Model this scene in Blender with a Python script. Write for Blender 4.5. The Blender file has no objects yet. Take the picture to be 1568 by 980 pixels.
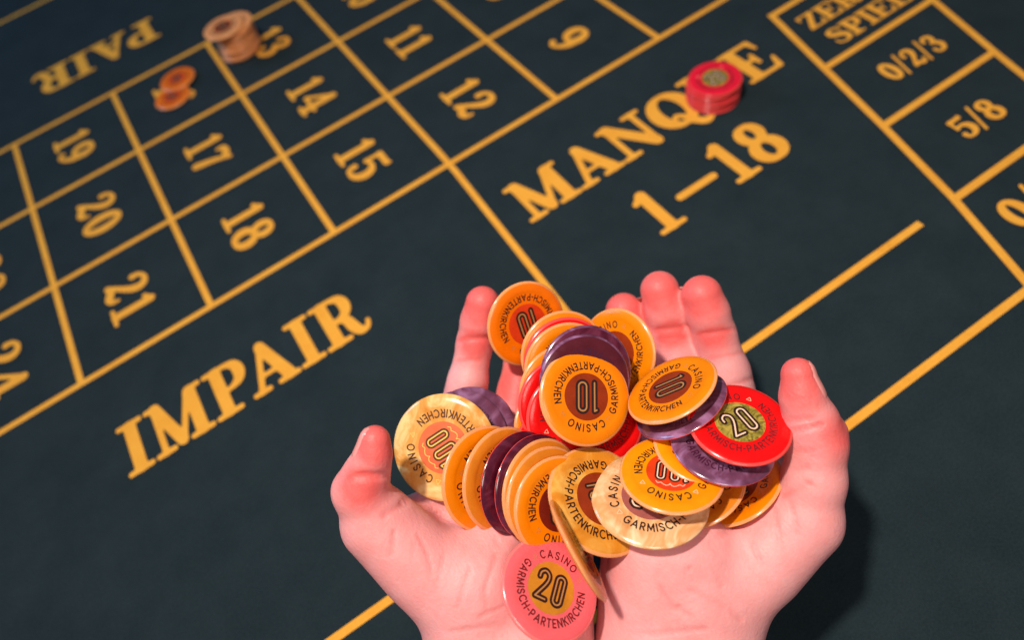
import bpy, bmesh, math, random
import numpy as np
from mathutils import Matrix, Vector

random.seed(7)
S = 0.001                                  # everything below is laid out in millimetres
scene = bpy.context.scene
COL = scene.collection

# ------------------------------------------------------------------ camera
F_PX, W_PX, H_PX, CAM_H = 1050.0, 1568.0, 980.0, 360.0
yaw, pit, rol = 0.29274881, 0.97721241, -0.33480511
_f = np.array([math.sin(yaw)*math.cos(pit), math.cos(yaw)*math.cos(pit), -math.sin(pit)])
_r = np.array([math.cos(yaw), -math.sin(yaw), 0.0])
_u = np.cross(_r, _f)
RIGHT = math.cos(rol)*_r + math.sin(rol)*_u
UP = -math.sin(rol)*_r + math.cos(rol)*_u
FWD = _f
EYE = np.array([0.0, 0.0, CAM_H])
cam_data = bpy.data.cameras.new('camera')
cam = bpy.data.objects.new('camera', cam_data)
COL.objects.link(cam)
cam.matrix_world = Matrix((
    (RIGHT[0], UP[0], -FWD[0], 0.0),
    (RIGHT[1], UP[1], -FWD[1], 0.0),
    (RIGHT[2], UP[2], -FWD[2], CAM_H*S),
    (0, 0, 0, 1)))
cam_data.sensor_width = 36.0
cam_data.lens = F_PX/W_PX*36.0
cam_data.clip_start = 0.01
cam_data.clip_end = 50.0
cam_data.dof.use_dof = True
cam_data.dof.focus_distance = 0.262
cam_data.dof.aperture_fstop = 5.5
scene.camera = cam

# ------------------------------------------------------------------ light
world = bpy.data.worlds.new('World')
scene.world = world
world.use_nodes = True
bg = world.node_tree.nodes['Background']
bg.inputs['Color'].default_value = (0.62, 0.72, 1.0, 1)
bg.inputs['Strength'].default_value = 0.11

def area_lamp(name, loc, target, size, power, color, spread=180):
    d = bpy.data.lights.new(name, 'AREA')
    d.shape = 'DISK'
    d.size = size
    d.energy = power
    d.color = color
    d.spread = math.radians(spread)
    o = bpy.data.objects.new(name, d)
    COL.objects.link(o)
    o.location = loc
    o.rotation_euler = (Vector(target)-Vector(loc)).to_track_quat('-Z', 'Y').to_euler()
    return o

area_lamp('table_lamp', (-0.083, 0.175, 0.88), (0.16, 0.12, 0.05), 0.05, 4.6, (1.0, 0.87, 0.79), 140)
area_lamp('far_fill', (-0.75, 1.35, 0.9), (-0.1, 0.7, 0.0), 0.5, 6.5, (0.22, 0.56, 1.0))  # added bluish fill, tints the far felt and the chip rims
area_lamp('near_fill', (-0.06, -0.34, 0.85), (0.17, 0.2, 0.08), 0.32, 2.6, (1.0, 0.82, 0.72))  # added soft warm fill from the viewing side, evens out the chip faces

vs = scene.view_settings
vs.view_transform = 'Standard'
vs.look = 'None'
vs.exposure = 0.0
vs.gamma = 1.0
vs.use_curve_mapping = False


# ------------------------------------------------------------------ helpers
def at(u, v, dep):
    """point (mm) on the line of sight of a photo position, dep mm along the view axis"""
    return EYE + dep*(RIGHT*((u-W_PX/2)/F_PX) + UP*((H_PX/2-v)/F_PX) + FWD)


def new_obj(name, mesh, parent=None, mats=()):
    o = bpy.data.objects.new(name, mesh)
    COL.objects.link(o)
    if mesh is not None and mats and not mesh.materials:
        for m in mats:
            mesh.materials.append(m)
    if parent is not None:
        o.parent = parent
    return o


def mesh_from(name, verts, faces, smooth=False):
    m = bpy.data.meshes.new(name)
    m.from_pydata([tuple(float(c) for c in v) for v in verts], [], faces)
    if smooth:
        m.polygons.foreach_set('use_smooth', [True]*len(m.polygons))
    m.update()
    return m


def tag(o, label=None, cat=None, group=None, kind=None):
    if label: o['label'] = label
    if cat: o['category'] = cat
    if group: o['group'] = group
    if kind: o['kind'] = kind
    return o


def principled(name, base=(0.5, 0.5, 0.5), rough=0.5, **kw):
    m = bpy.data.materials.new(name)
    m.use_nodes = True
    nt = m.node_tree
    b = nt.nodes['Principled BSDF']
    b.inputs['Base Color'].default_value = (*base, 1)
    b.inputs['Roughness'].default_value = rough
    for k, v in kw.items():
        b.inputs[k.replace('_', ' ')].default_value = v
    return m, nt, b


def noise(nt, scale, detail=3.0, rough=0.5, dist=0.0, coord='Object', vec=None):
    n = nt.nodes.new('ShaderNodeTexNoise')
    n.inputs['Scale'].default_value = scale
    n.inputs['Detail'].default_value = detail
    n.inputs['Roughness'].default_value = rough
    n.inputs['Distortion'].default_value = dist
    if vec is None:
        tc = nt.nodes.new('ShaderNodeTexCoord')
        vec = tc.outputs[coord]
    nt.links.new(vec, n.inputs['Vector'])
    return n


def ramp(nt, fac, stops):
    r = nt.nodes.new('ShaderNodeValToRGB')
    el = r.color_ramp.elements
    while len(el) < len(stops):
        el.new(0.5)
    for e, (p, c) in zip(el, stops):
        e.position = p
        e.color = (*c, 1)
    nt.links.new(fac, r.inputs['Fac'])
    return r


def bump(nt, height, strength, dist, bsdf, normal=None):
    b = nt.nodes.new('ShaderNodeBump')
    b.inputs['Strength'].default_value = strength
    b.inputs['Distance'].default_value = dist
    nt.links.new(height, b.inputs['Height'])
    if normal is not None:
        nt.links.new(normal, b.inputs['Normal'])
    nt.links.new(b.outputs['Normal'], bsdf.inputs['Normal'])
    return b


# ------------------------------------------------------------------ materials
MAT = {}


def make_materials():
    # table cloth
    m, nt, b = principled('felt', (0.016, 0.029, 0.033), 0.95, Specular_IOR_Level=0.06)
    n1 = noise(nt, 900, 5, 0.75)
    n2 = noise(nt, 26, 6, 0.7)
    mx = nt.nodes.new('ShaderNodeMath'); mx.operation = 'MULTIPLY_ADD'
    nt.links.new(n2.outputs['Fac'], mx.inputs[0]); mx.inputs[1].default_value = 0.55
    nt.links.new(n1.outputs['Fac'], mx.inputs[2])
    r = ramp(nt, mx.outputs[0], [(0.50, (0.0084, 0.0176, 0.0212)), (1.05, (0.0230, 0.0375, 0.0425))])
    nt.links.new(r.outputs['Color'], b.inputs['Base Color'])
    b.inputs['Sheen Weight'].default_value = 0.02
    b.inputs['Sheen Roughness'].default_value = 0.6
    bump(nt, n1.outputs['Fac'], 0.5, 0.0005, b)
    MAT['felt'] = m
    # printed yellow
    m, nt, b = principled('yellow_print', (0.72, 0.34, 0.045), 0.9, Specular_IOR_Level=0.15)
    n1 = noise(nt, 900, 5, 0.75)
    n2 = noise(nt, 45, 5, 0.7)
    mx = nt.nodes.new('ShaderNodeMath'); mx.operation = 'MULTIPLY_ADD'
    nt.links.new(n2.outputs['Fac'], mx.inputs[0]); mx.inputs[1].default_value = 0.6
    nt.links.new(n1.outputs['Fac'], mx.inputs[2])
    r = ramp(nt, mx.outputs[0], [(0.45, (0.56, 0.225, 0.020)), (0.70, (0.82, 0.36, 0.036)), (1.05, (0.90, 0.45, 0.058))])
    nt.links.new(r.outputs['Color'], b.inputs['Base Color'])
    bump(nt, n1.outputs['Fac'], 0.3, 0.0004, b)
    MAT['print'] = m

    # chip plastics
    def plastic(name, col, var=0.12, rough=0.25, sss=0.0, coat=0.14, sssr=(1, .5, .3)):
        m, nt, b = principled(name, col, rough, Coat_Weight=coat, Coat_Roughness=0.12, Specular_IOR_Level=0.28)
        oi = nt.nodes.new('ShaderNodeObjectInfo')
        tc = nt.nodes.new('ShaderNodeTexCoord')
        add = nt.nodes.new('ShaderNodeVectorMath'); add.operation = 'ADD'
        nt.links.new(tc.outputs['Object'], add.inputs[0])
        nt.links.new(oi.outputs['Location'], add.inputs[1])
        n = noise(nt, 130, 4, 0.6, 0.5, vec=add.outputs[0])
        lo = tuple(c*(1-var) for c in col); hi = tuple(min(1, c*(1+var)) for c in col)
        r = ramp(nt, n.outputs['Fac'], [(0.3, lo), (0.7, hi)])
        nt.links.new(r.outputs['Color'], b.inputs['Base Color'])
        n2 = noise(nt, 420, 5, 0.65, 0.2, vec=add.outputs[0])
        rr = nt.nodes.new('ShaderNodeMapRange')
        rr.inputs['From Min'].default_value = 0.3; rr.inputs['From Max'].default_value = 0.75
        rr.inputs['To Min'].default_value = rough*0.75; rr.inputs['To Max'].default_value = rough*1.45
        nt.links.new(n2.outputs['Fac'], rr.inputs['Value'])
        nt.links.new(rr.outputs['Result'], b.inputs['Roughness'])
        bump(nt, n.outputs['Fac'], 0.10, 0.0006, b)
        if sss:
            b.inputs['Subsurface Weight'].default_value = sss
            b.inputs['Subsurface Radius'].default_value = sssr
            b.inputs['Subsurface Scale'].default_value = 0.002
        MAT[name] = m
        return m

    def pearl(name, cols, rough=0.2, scale=95, coat=0.6):
        m, nt, b = principled(name, cols[1], rough, Coat_Weight=coat, Coat_Roughness=0.08)
        oi = nt.nodes.new('ShaderNodeObjectInfo')
        tc = nt.nodes.new('ShaderNodeTexCoord')
        add = nt.nodes.new('ShaderNodeVectorMath'); add.operation = 'ADD'
        nt.links.new(tc.outputs['Object'], add.inputs[0])
        nt.links.new(oi.outputs['Location'], add.inputs[1])
        n = noise(nt, scale, 3, 0.55, 2.2, vec=add.outputs[0])
        r = ramp(nt, n.outputs['Fac'], [(0.30, cols[0]), (0.48, cols[1]), (0.66, cols[2])])
        nt.links.new(r.outputs['Color'], b.inputs['Base Color'])
        n2 = noise(nt, scale*1.7, 2, 0.5, 1.5, vec=add.outputs[0])
        bump(nt, n2.outputs['Fac'], 0.10, 0.0012, b)
        MAT[name] = m
        return m

    plastic('orange', (0.80, 0.210, 0.001), 0.07, 0.27)
    plastic('deep_orange', (0.84, 0.165, 0.001), 0.07, 0.27)
    plastic('amber', (0.80, 0.265, 0.002), 0.10, 0.22)
    plastic('pale_orange', (0.70, 0.21, 0.012), 0.10, 0.28)
    plastic('beige', (0.82, 0.34, 0.12), 0.10, 0.3)
    plastic('peach_edge', (0.80, 0.33, 0.12), 0.08, 0.22, sss=0.3)
    plastic('red', (0.72, 0.005, 0.005), 0.06, 0.22)
    plastic('crimson', (0.76, 0.010, 0.035), 0.06, 0.25)
    plastic('red_edge', (0.78, 0.07, 0.06), 0.06, 0.22)
    plastic('pink', (0.86, 0.14, 0.155), 0.06, 0.16, sss=0.6)
    plastic('pink_edge', (0.92, 0.20, 0.19), 0.06, 0.18, sss=0.6)
    plastic('maroon', (0.085, 0.012, 0.02), 0.15, 0.25)
    pearl('purple', [(0.085, 0.022, 0.048), (0.15, 0.050, 0.10), (0.33, 0.16, 0.30)], 0.18, 50)
    pearl('dark_purple', [(0.05, 0.004, 0.012), (0.085, 0.008, 0.022), (0.15, 0.025, 0.055)], 0.18, 55)
    pearl('cream', [(0.60, 0.22, 0.030), (0.70, 0.34, 0.075), (0.86, 0.60, 0.24)], 0.2, 65)
    pearl('rose_cream', [(0.62, 0.25, 0.075), (0.72, 0.37, 0.14), (0.88, 0.64, 0.36)], 0.2, 65)
    pearl('honey', [(0.60, 0.19, 0.008), (0.68, 0.255, 0.020), (0.80, 0.42, 0.08)], 0.2, 70)
    # inlays, prints
    for nm, c in dict(inlay_rust=(0.25, 0.030, 0.006), inlay_red=(0.62, 0.045, 0.008),
                      inlay_coral=(0.72, 0.15, 0.06), inlay_mauve=(0.34, 0.10, 0.08),
                      inlay_gold=(0.55, 0.22, 0.02), inlay_brown=(0.16, 0.014, 0.006)).items():
        plastic(nm, c, 0.18, 0.22)
    pearl('inlay_olive', [(0.05, 0.05, 0.008), (0.24, 0.19, 0.025), (0.45, 0.35, 0.06)], 0.22, 230, 0.3)
    for nm, c, ro in (('ink', (0.028, 0.010, 0.008), 0.35), ('brown_ink', (0.10, 0.032, 0.010), 0.35),
                      ('maroon_ink', (0.16, 0.010, 0.012), 0.35), ('violet_ink', (0.05, 0.010, 0.03), 0.35),
                      ('gilt', (0.42, 0.21, 0.07), 0.3), ('pale_gilt', (0.85, 0.62, 0.42), 0.3),
                      ('bright_gilt', (0.85, 0.58, 0.12), 0.3)):
        MAT[nm] = principled(nm, c, ro)[0]

    # skin
    m, nt, b = principled('skin', (0.72, 0.36, 0.29), 0.48, Specular_IOR_Level=0.35)
    at_ = nt.nodes.new('ShaderNodeAttribute'); at_.attribute_name = 'flush'
    n = noise(nt, 150, 8, 0.75, 0.5)
    n3 = noise(nt, 22, 3, 0.5, 0.2)
    sm = nt.nodes.new('ShaderNodeMath'); sm.operation = 'MULTIPLY_ADD'
    nt.links.new(n.outputs['Fac'], sm.inputs[0]); sm.inputs[1].default_value = 0.46
    nt.links.new(at_.outputs['Fac'], sm.inputs[2])
    sm2 = nt.nodes.new('ShaderNodeMath'); sm2.operation = 'MULTIPLY_ADD'
    nt.links.new(n3.outputs['Fac'], sm2.inputs[0]); sm2.inputs[1].default_value = 0.34
    nt.links.new(sm.outputs[0], sm2.inputs[2])
    r = ramp(nt, sm2.outputs[0], [(0.20, (0.86, 0.44, 0.43)), (0.46, (0.84, 0.335, 0.320)), (1.12, (0.79, 0.135, 0.122))])
    nt.links.new(r.outputs['Color'], b.inputs['Base Color'])
    b.inputs['Subsurface Weight'].default_value = 0.26
    b.inputs['Subsurface Radius'].default_value = (1.0, 0.32, 0.18)
    b.inputs['Subsurface Scale'].default_value = 0.0035
    # skin relief: fine cells and long faint folds
    tc = nt.nodes.new('ShaderNodeTexCoord')
    vo = nt.nodes.new('ShaderNodeTexVoronoi'); vo.inputs['Scale'].default_value = 950
    nt.links.new(tc.outputs['Object'], vo.inputs['Vector'])
    mp = nt.nodes.new('ShaderNodeMapping')
    mp.inputs['Rotation'].default_value = (0.3, 0.5, 0.6)
    mp.inputs['Scale'].default_value = (1.0, 0.22, 1.0)
    nt.links.new(tc.outputs['Object'], mp.inputs['Vector'])
    nf = noise(nt, 330, 5, 0.62, 0.8, vec=mp.outputs['Vector'])
    b1 = nt.nodes.new('ShaderNodeBump'); b1.inputs['Strength'].default_value = 0.2; b1.inputs['Distance'].default_value = 0.0004
    nt.links.new(vo.outputs['Distance'], b1.inputs['Height'])
    bump(nt, nf.outputs['Fac'], 0.22, 0.0008, b, b1.outputs['Normal'])
    MAT['skin'] = m
    m, nt, b = principled('nail', (0.80, 0.31, 0.28), 0.25, Coat_Weight=0.2)
    MAT['nail'] = m


make_materials()


# ------------------------------------------------------------------ flat glyphs (signed distance -> polygons)
def catmull(pts, n=7):
    pts = [np.array(p, float) for p in pts]
    P = [2*pts[0]-pts[1]] + pts + [2*pts[-1]-pts[-2]]
    out = []
    for i in range(1, len(P)-2):
        for t in np.linspace(0, 1, n, endpoint=False):
            a, b, c, d = P[i-1], P[i], P[i+1], P[i+2]
            out.append(0.5*((2*b)+(c-a)*t+(2*a-5*b+4*c-d)*t*t+(3*b-a-3*c+d)*t**3))
    out.append(P[-2])
    return out


def ring(cx, cy, rx, ry, thick, thin, tilt=0.0, n=36):
    out = []
    for i in range(n+1):
        a = 2*math.pi*i/n
        out.append((cx+rx*math.cos(a), cy+ry*math.sin(a), thin+(thick-thin)*abs(math.cos(a+tilt))**1.3))
    return out


def stroke_sdf(X, Y, strokes, k=0.035):
    D = np.full(X.shape, 9.0)
    for st in strokes:
        ds = np.full(X.shape, 9.0)
        for (x0, y0, r0), (x1, y1, r1) in zip(st[:-1], st[1:]):
            dx, dy = x1-x0, y1-y0
            L = dx*dx+dy*dy+1e-12
            t = np.clip(((X-x0)*dx+(Y-y0)*dy)/L, 0, 1)
            ds = np.minimum(ds, np.hypot(X-x0-t*dx, Y-y0-t*dy)-(r0+(r1-r0)*t))
        if k > 0:
            h = np.clip(0.5+0.5*(D-ds)/k, 0, 1)
            D = D*(1-h)+ds*h-k*h*(1-h)
        else:
            D = np.minimum(D, ds)
    return D


def contour_mesh(name, val, x0, y0, step):
    """polygons of the area where val < 0 on a regular grid"""
    ny, nx = val.shape
    verts, idx, faces = [], {}, []

    def vid(key, p):
        if key not in idx:
            idx[key] = len(verts)
            verts.append((p[0], p[1], 0.0))
        return idx[key]
    for j in range(ny-1):
        row = val[j:j+2]
        act = np.where((row[0, :-1] < 0) | (row[0, 1:] < 0) | (row[1, :-1] < 0) | (row[1, 1:] < 0))[0]
        for i in act:
            cs = [(i, j), (i+1, j), (i+1, j+1), (i, j+1)]
            v = [val[c[1], c[0]] for c in cs]
            poly = []
            for a in range(4):
                c0, c1 = cs[a], cs[(a+1) % 4]
                v0, v1 = v[a], v[(a+1) % 4]
                if v0 < 0:
                    poly.append(vid(c0, (x0+c0[0]*step, y0+c0[1]*step)))
                if (v0 < 0) != (v1 < 0):
                    t = v0/(v0-v1)
                    key = (min(c0, c1), max(c0, c1))
                    poly.append(vid(key, (x0+(c0[0]+(c1[0]-c0[0])*t)*step, y0+(c0[1]+(c1[1]-c0[1])*t)*step)))
            if len(poly) >= 3:
                faces.append(poly)
    return verts, faces


T, N, SF = 0.118, 0.058, 0.048     # thick stem, thin stem, serif radii


def line(x0, y0, x1, y1, r, r2=None):
    return [(x0, y0, r), (x1, y1, r if r2 is None else r2)]


def serif(x0, x1, y):
    return line(x0, y, x1, y, SF)


GL = {}
GL['I'] = (0.46, [line(.23, .12, .23, .88, T), serif(.03, .43, .05), serif(.03, .43, .95)])
GL['P'] = (0.80, [line(.23, .12, .23, .88, T), serif(.03, .46, .05), serif(.03, .3, .95),
                  catmull([(.22, .95, .05), (.42, .95, .05), (.60, .88, .09), (.655, .72, .115), (.60, .56, .09), (.42, .48, .05), (.22, .48, .05)])])
GL['R'] = (0.92, GL['P'][1][:3] + [GL['P'][1][3], catmull([(.38, .49, .05), (.54, .42, .09), (.60, .22, .11), (.68, .07, .085), (.82, .06, .05), (.88, .17, .045)])])
GL['A'] = (0.90, [line(.15, .06, .42, .93, N), line(.43, .89, .71, .12, .105, T), line(.24, .33, .6, .33, .045), serif(.02, .30, .05), serif(.52, .88, .05)])
GL['M'] = (1.10, [line(.17, .06, .17, .94, N), line(.20, .92, .50, .12, .105), line(.52, .08, .83, .92, N), line(.88, .12, .88, .88, T),
                  serif(.03, .33, .05), serif(.03, .22, .95), serif(.69, 1.07, .05), serif(.86, 1.07, .95)])
GL['N'] = (0.94, [line(.17, .06, .17, .94, N), line(.19, .92, .75, .10, .11), line(.78, .05, .78, .94, N), serif(.03, .33, .05), serif(.03, .22, .95), serif(.62, .93, .95)])
GL['Q'] = (0.92, [ring(.45, .5, .33, .43, .135, .06), catmull([(.30, .20, .04), (.38, .32, .045), (.50, .22, .06), (.60, .0, .085), (.74, -.13, .08), (.90, -.08, .05), (.92, .04, .04)])])
GL['O'] = (0.88, [ring(.44, .5, .32, .43, .125, .06)])
GL['U'] = (0.94, [line(.20, .88, .20, .35, T), catmull([(.20, .38, T), (.24, .16, .1), (.42, .06, .06), (.62, .12, .05), (.73, .32, N), (.74, .92, N)]), serif(.0, .42, .95), serif(.58, .92, .95)])
GL['E'] = (0.84, [line(.23, .12, .23, .88, T), serif(.03, .70, .95), serif(.03, .72, .05), serif(.2, .5, .5), line(.52, .62, .52, .38, .045),
                  line(.70, .93, .74, .72, .06, .035), line(.72, .08, .79, .32, .065, .035)])
GL['Z'] = (0.80, [serif(.08, .68, .95), serif(.08, .70, .05), line(.62, .9, .14, .1, .105), line(.09, .93, .07, .72, .055, .035), line(.70, .08, .76, .32, .06, .035)])
GL['S'] = (0.74, [catmull([(.62, .70, .035), (.60, .86, .05), (.40, .95, .05), (.18, .86, .085), (.20, .66, .11), (.42, .52, .12), (.60, .36, .11), (.58, .14, .085), (.36, .05, .05), (.14, .13, .05), (.09, .32, .035)])])
GL['L'] = (0.80, [line(.23, .12, .23, .88, T), serif(.03, .43, .95), serif(.03, .68, .05), line(.68, .08, .76, .36, .065, .035)])
GL['0'] = (0.66, [ring(.33, .5, .21, .42, .115, .075)])
GL['1'] = (0.50, [line(.27, .10, .27, .90, .10), serif(.06, .48, .055), line(.27, .90, .10, .80, .07, .055)])
GL['2'] = (0.68, [catmull([(.15, .70, .085), (.17, .84, .06), (.32, .94, .06), (.49, .88, .09), (.53, .72, .105), (.42, .50, .085), (.12, .16, .05)]),
                  catmull([(.10, .10, .06), (.26, .15, .09), (.44, .08, .095), (.57, .12, .06), (.60, .26, .04)])])
GL['3'] = (0.66, [catmull([(.14, .76, .08), (.20, .90, .06), (.34, .94, .06), (.48, .86, .09), (.48, .68, .09), (.30, .54, .05)]),
                  catmull([(.28, .54, .05), (.46, .48, .09), (.53, .30, .11), (.44, .12, .085), (.28, .06, .06), (.14, .10, .06), (.12, .24, .08)])])
GL['4'] = (0.74, [line(.50, .08, .50, .92, .105), line(.48, .92, .08, .34, N), line(.08, .32, .68, .32, .055), serif(.32, .68, .05)])
GL['5'] = (0.68, [line(.16, .90, .54, .90, .08), line(.56, .92, .58, .98, .05, .03), line(.16, .92, .14, .54, .055),
                  catmull([(.14, .54, .05), (.32, .60, .06), (.50, .50, .10), (.54, .30, .115), (.44, .12, .09), (.28, .06, .06), (.14, .10, .06), (.12, .24, .085)])])
GL['6'] = (0.68, [ring(.34, .31, .20, .25, .11, .065), catmull([(.14, .34, .11), (.18, .66, .10), (.32, .88, .065), (.46, .94, .055), (.55, .86, .08)])])
GL['9'] = (0.68, [ring(.34, .69, .20, .25, .11, .065), catmull([(.54, .66, .11), (.50, .34, .10), (.36, .12, .065), (.22, .06, .055), (.13, .14, .08)])])
GL['7'] = (0.66, [catmull([(.10, .74, .05), (.12, .88, .075), (.30, .90, .10), (.46, .86, .085), (.58, .93, .05)]), catmull([(.57, .90, .05), (.42, .58, .085), (.30, .10, .115)])])
GL['8'] = (0.70, [ring(.35, .73, .17, .20, .10, .06), ring(.35, .28, .21, .235, .115, .065)])
GL['/'] = (0.44, [line(.06, -.02, .38, 1.02, .05)])
GL['-'] = (0.86, [line(.06, .46, .80, .46, .075)])
_glcache = {}


def glyph_polys(ch):
    if ch not in _glcache:
        w, st = GL[ch]
        step = 0.022
        xs = np.arange(-0.15, w+0.2, step); ys = np.arange(-0.30, 1.18, step)
        X, Y = np.meshgrid(xs, ys)
        _glcache[ch] = contour_mesh(ch, stroke_sdf(X, Y, st), xs[0], ys[0], step)
    return _glcache[ch]


def text_mesh(name, text, height, width=None, gap=0.03, space=0.3):
    """word of printed glyphs, centred on x, baseline at y = 0, in mm"""
    vs_, fs_, x = [], [], 0.0
    for k, ch in enumerate(text):
        if ch == ' ':
            x += space
            continue
        v, f = glyph_polys(ch)
        o = len(vs_)
        vs_ += [(p[0]+x, p[1], 0.0) for p in v]
        fs_ += [[i+o for i in q] for q in f]
        x += GL[ch][0]+gap
        x -= 0.14 if text[k:k+2] == 'PA' else 0.0
    x -= gap
    sx = (width/x) if width else height
    return mesh_from(name, [((p[0]-x/2)*sx*S, p[1]*height*S, 0) for p in vs_], fs_)


# ------------------------------------------------------------------ the gaming table
def box_mesh(name, x0, x1, y0, y1, z0, z1):
    v = [(x, y, z) for z in (z0, z1) for x, y in ((x0, y0), (x1, y0), (x1, y1), (x0, y1))]
    f = [(0, 3, 2, 1), (4, 5, 6, 7), (0, 1, 5, 4), (1, 2, 6, 5), (2, 3, 7, 6), (3, 0, 4, 7)]
    return mesh_from(name, [(a*S, b*S, c*S) for a, b, c in v], f)


table = new_obj('gaming_table', box_mesh('gaming_table', -900, 1300, -500, 1700, -40, 0), None, [MAT['felt']])
tag(table, 'dark blue green felt gaming table printed with yellow lines, numbers and words', 'table')
_lz = [0.10]


def printed_line(pts, w=4.7):
    """a printed stripe through the points (mm on the cloth), square-cut ends, one thin raised sheet"""
    _lz[0] += 0.011
    z = _lz[0]
    pts = [np.array(p, float) for p in pts]
    vs_, fs_ = [], []
    for i, p in enumerate(pts):
        d = (pts[min(i+1, len(pts)-1)]-pts[max(i-1, 0)])
        d /= np.linalg.norm(d)
        n = np.array([-d[1], d[0]])*w/2
        vs_ += [(*(p+n)*S, z*S), (*(p-n)*S, z*S)]
        if i:
            a = 2*i
            fs_.append((a-2, a-1, a+1, a))
    m = mesh_from('printed_line', vs_, fs_)
    return new_obj('printed_line', m, table, [MAT['print']])


XC = [-293, -192.3, -92.6, 8.3, 108.8, 209, 310, 411]
YR = [382, 488.8, 594.8, 700.5]
for y in YR:
    printed_line([(-420, y), (520, y)])
printed_line([(-420, 948), (520, 948)])
for i, x in enumerate(XC):
    if i == 4:
        printed_line([(x, 703), (x, 470), (108.9, 400), (108.4, 370), (105.2, 310), (101.7, 242.1), (95.7, 129)])
    else:
        printed_line([(x, 703), (x, 380)])
# betting box at the right end: slanted sides
printed_line([(387.8, 341), (368.9, 267.5), (351.5, 198.5), (332.6, 129.6), (311, 66), (290, 4)], 5.0)
printed_line([(499, 341), (477.5, 268), (457.0, 200), (437.5, 130), (416, 62), (396, 0)], 5.0)
printed_line([(386, 338.4), (501, 338.4)], 5.0)
printed_line([(370, 267), (477, 267)], 5.0)
printed_line([(352, 199.8), (457, 199.8)], 5.0)
printed_line([(333, 129.4), (438, 129.4)], 5.0)
printed_line([(-420, 129.2), (304, 129.2)])
printed_line([(-420, 62.3), (312, 62.3)])


def printed_text(name, text, x, y, height, width=None, rot=0.0, gap=0.03, label=None):
    m = text_mesh(name, text, height, width, gap)
    o = new_obj(name, m, table, [MAT['print']])
    _lz[0] += 0.004
    o.location = (x*S, y*S, _lz[0]*S)
    o.rotation_euler = (0, 0, math.radians(rot))
    return o


def num(n, cx, cy):
    # digits stand with their heads to the right of the photograph
    return printed_text('printed_number', str(n), cx-17, cy, 34, None, -90, 0.10)


xs_c = [(-142.5, 0), (-42.3, 1), (58.5, 2), (158.8, 3), (259.5, 4), (360.5, 5), (-243, -1)]
for cx, i in xs_c:
    base = 21-3*i
    for row, cy in enumerate((435.6, 542, 648)):
        num(base-row, cx, cy)
printed_text('printed_word', 'IMPAIR', -91.5, 288, 41, 175, 0, 0.07)
printed_text('printed_word', 'MANQUE', 240, 290, 40, 231, 0, 0.05)
printed_text('printed_number', '1', 192.8, 222.5, 41, None)
printed_text('printed_number', '-', 227, 223.5, 38, 33)
printed_text('printed_number', '18', 273.5, 223.5, 41, None, 0, 0.06)
printed_text('printed_word', 'PAIR', -92.5, 799, 44, 133, 180, 0.07)
printed_text('printed_word', 'ZERO', 430, 303.5, 18.5, 72, 0, 0.0)
printed_text('printed_word', 'SPIEL', 433, 277, 18.5, 76, 0, 0.0)
printed_text('printed_number', '0/2/3', 417, 223.5, 19.5, 54, 0, 0.0)
printed_text('printed_number', '5/8', 397, 156, 19.5, 38, 0, 0.0)
printed_text('printed_number', '0/3', 363, 88.5, 23, 46, 0, 0.0)


# ------------------------------------------------------------------ chips
R0 = 19.0
PROFILE = [(r_, z_*0.86) for r_, z_ in [(0.0, 1.45), (6.0, 1.45), (13.8, 1.45), (14.15, 1.50), (14.6, 1.60), (15.3, 1.62), (16.3, 1.50), (17.3, 1.24), (18.05, 0.92), (18.6, 0.55), (18.92, 0.2), (19.0, 0.0)]]
SEG = 72


def chip_body(name, face, edge):
    prof = PROFILE + [(r, -z) for r, z in PROFILE[-2::-1]]
    vs_, fs_, mi = [], [], []
    rings = []
    for r, z in prof:
        if r == 0:
            rings.append([len(vs_)]); vs_.append((0, 0, z*S))
        else:
            rings.append(list(range(len(vs_), len(vs_)+SEG)))
            vs_ += [(r*S*math.cos(2*math.pi*k/SEG), r*S*math.sin(2*math.pi*k/SEG), z*S) for k in range(SEG)]
    n_face = len(PROFILE)-4
    two_tone = edge == 'red_edge' and 'purple' in face
    for i in range(len(rings)-1):
        a, b = rings[i], rings[i+1]
        if two_tone:
            mat = 0 if i < len(PROFILE)-2 else 1
        else:
            mat = 0 if (i < n_face or i >= len(rings)-1-n_face) else 1
        for k in range(SEG):
            k2 = (k+1) % SEG
            if len(a) == 1:
                fs_.append((a[0], b[k], b[k2]))
            elif len(b) == 1:
                fs_.append((a[k], b[0], a[k2]))
            else:
                fs_.append((a[k], b[k], b[k2], a[k2]))
            mi.append(mat)
    m = mesh_from(name, vs_, fs_, True)
    m.materials.append(MAT[face]); m.materials.append(MAT[edge])
    m.polygons.foreach_set('material_index', mi)
    return m


def disc_mesh(name, r, mat, z=0.0, seg=56):
    vs_ = [(0, 0, z*S)]
    for rr, zz in ((r*0.6, z), (r*0.97, z), (r, z-0.03)):
        vs_ += [(rr*S*math.cos(2*math.pi*k/seg), rr*S*math.sin(2*math.pi*k/seg), zz*S) for k in range(seg)]
    fs_ = [(0, 1+k, 1+(k+1) % seg) for k in range(seg)]
    for q in range(2):
        a, b = 1+q*seg, 1+(q+1)*seg
        fs_ += [(a+k, b+k, b+(k+1) % seg, a+(k+1) % seg) for k in range(seg)]
    m = mesh_from(name, vs_, fs_, True)
    m.materials.append(MAT[mat])
    return m


_char = {}
LR = 0.088


def _poly(*p):
    return [(x, y, LR) for x, y in p]


def _arc(cx, cy, rx, ry, a0, a1, n=20):
    return [(cx+rx*math.cos(math.radians(a0+(a1-a0)*i/n)), cy+ry*math.sin(math.radians(a0+(a1-a0)*i/n)), LR) for i in range(n+1)]


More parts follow.
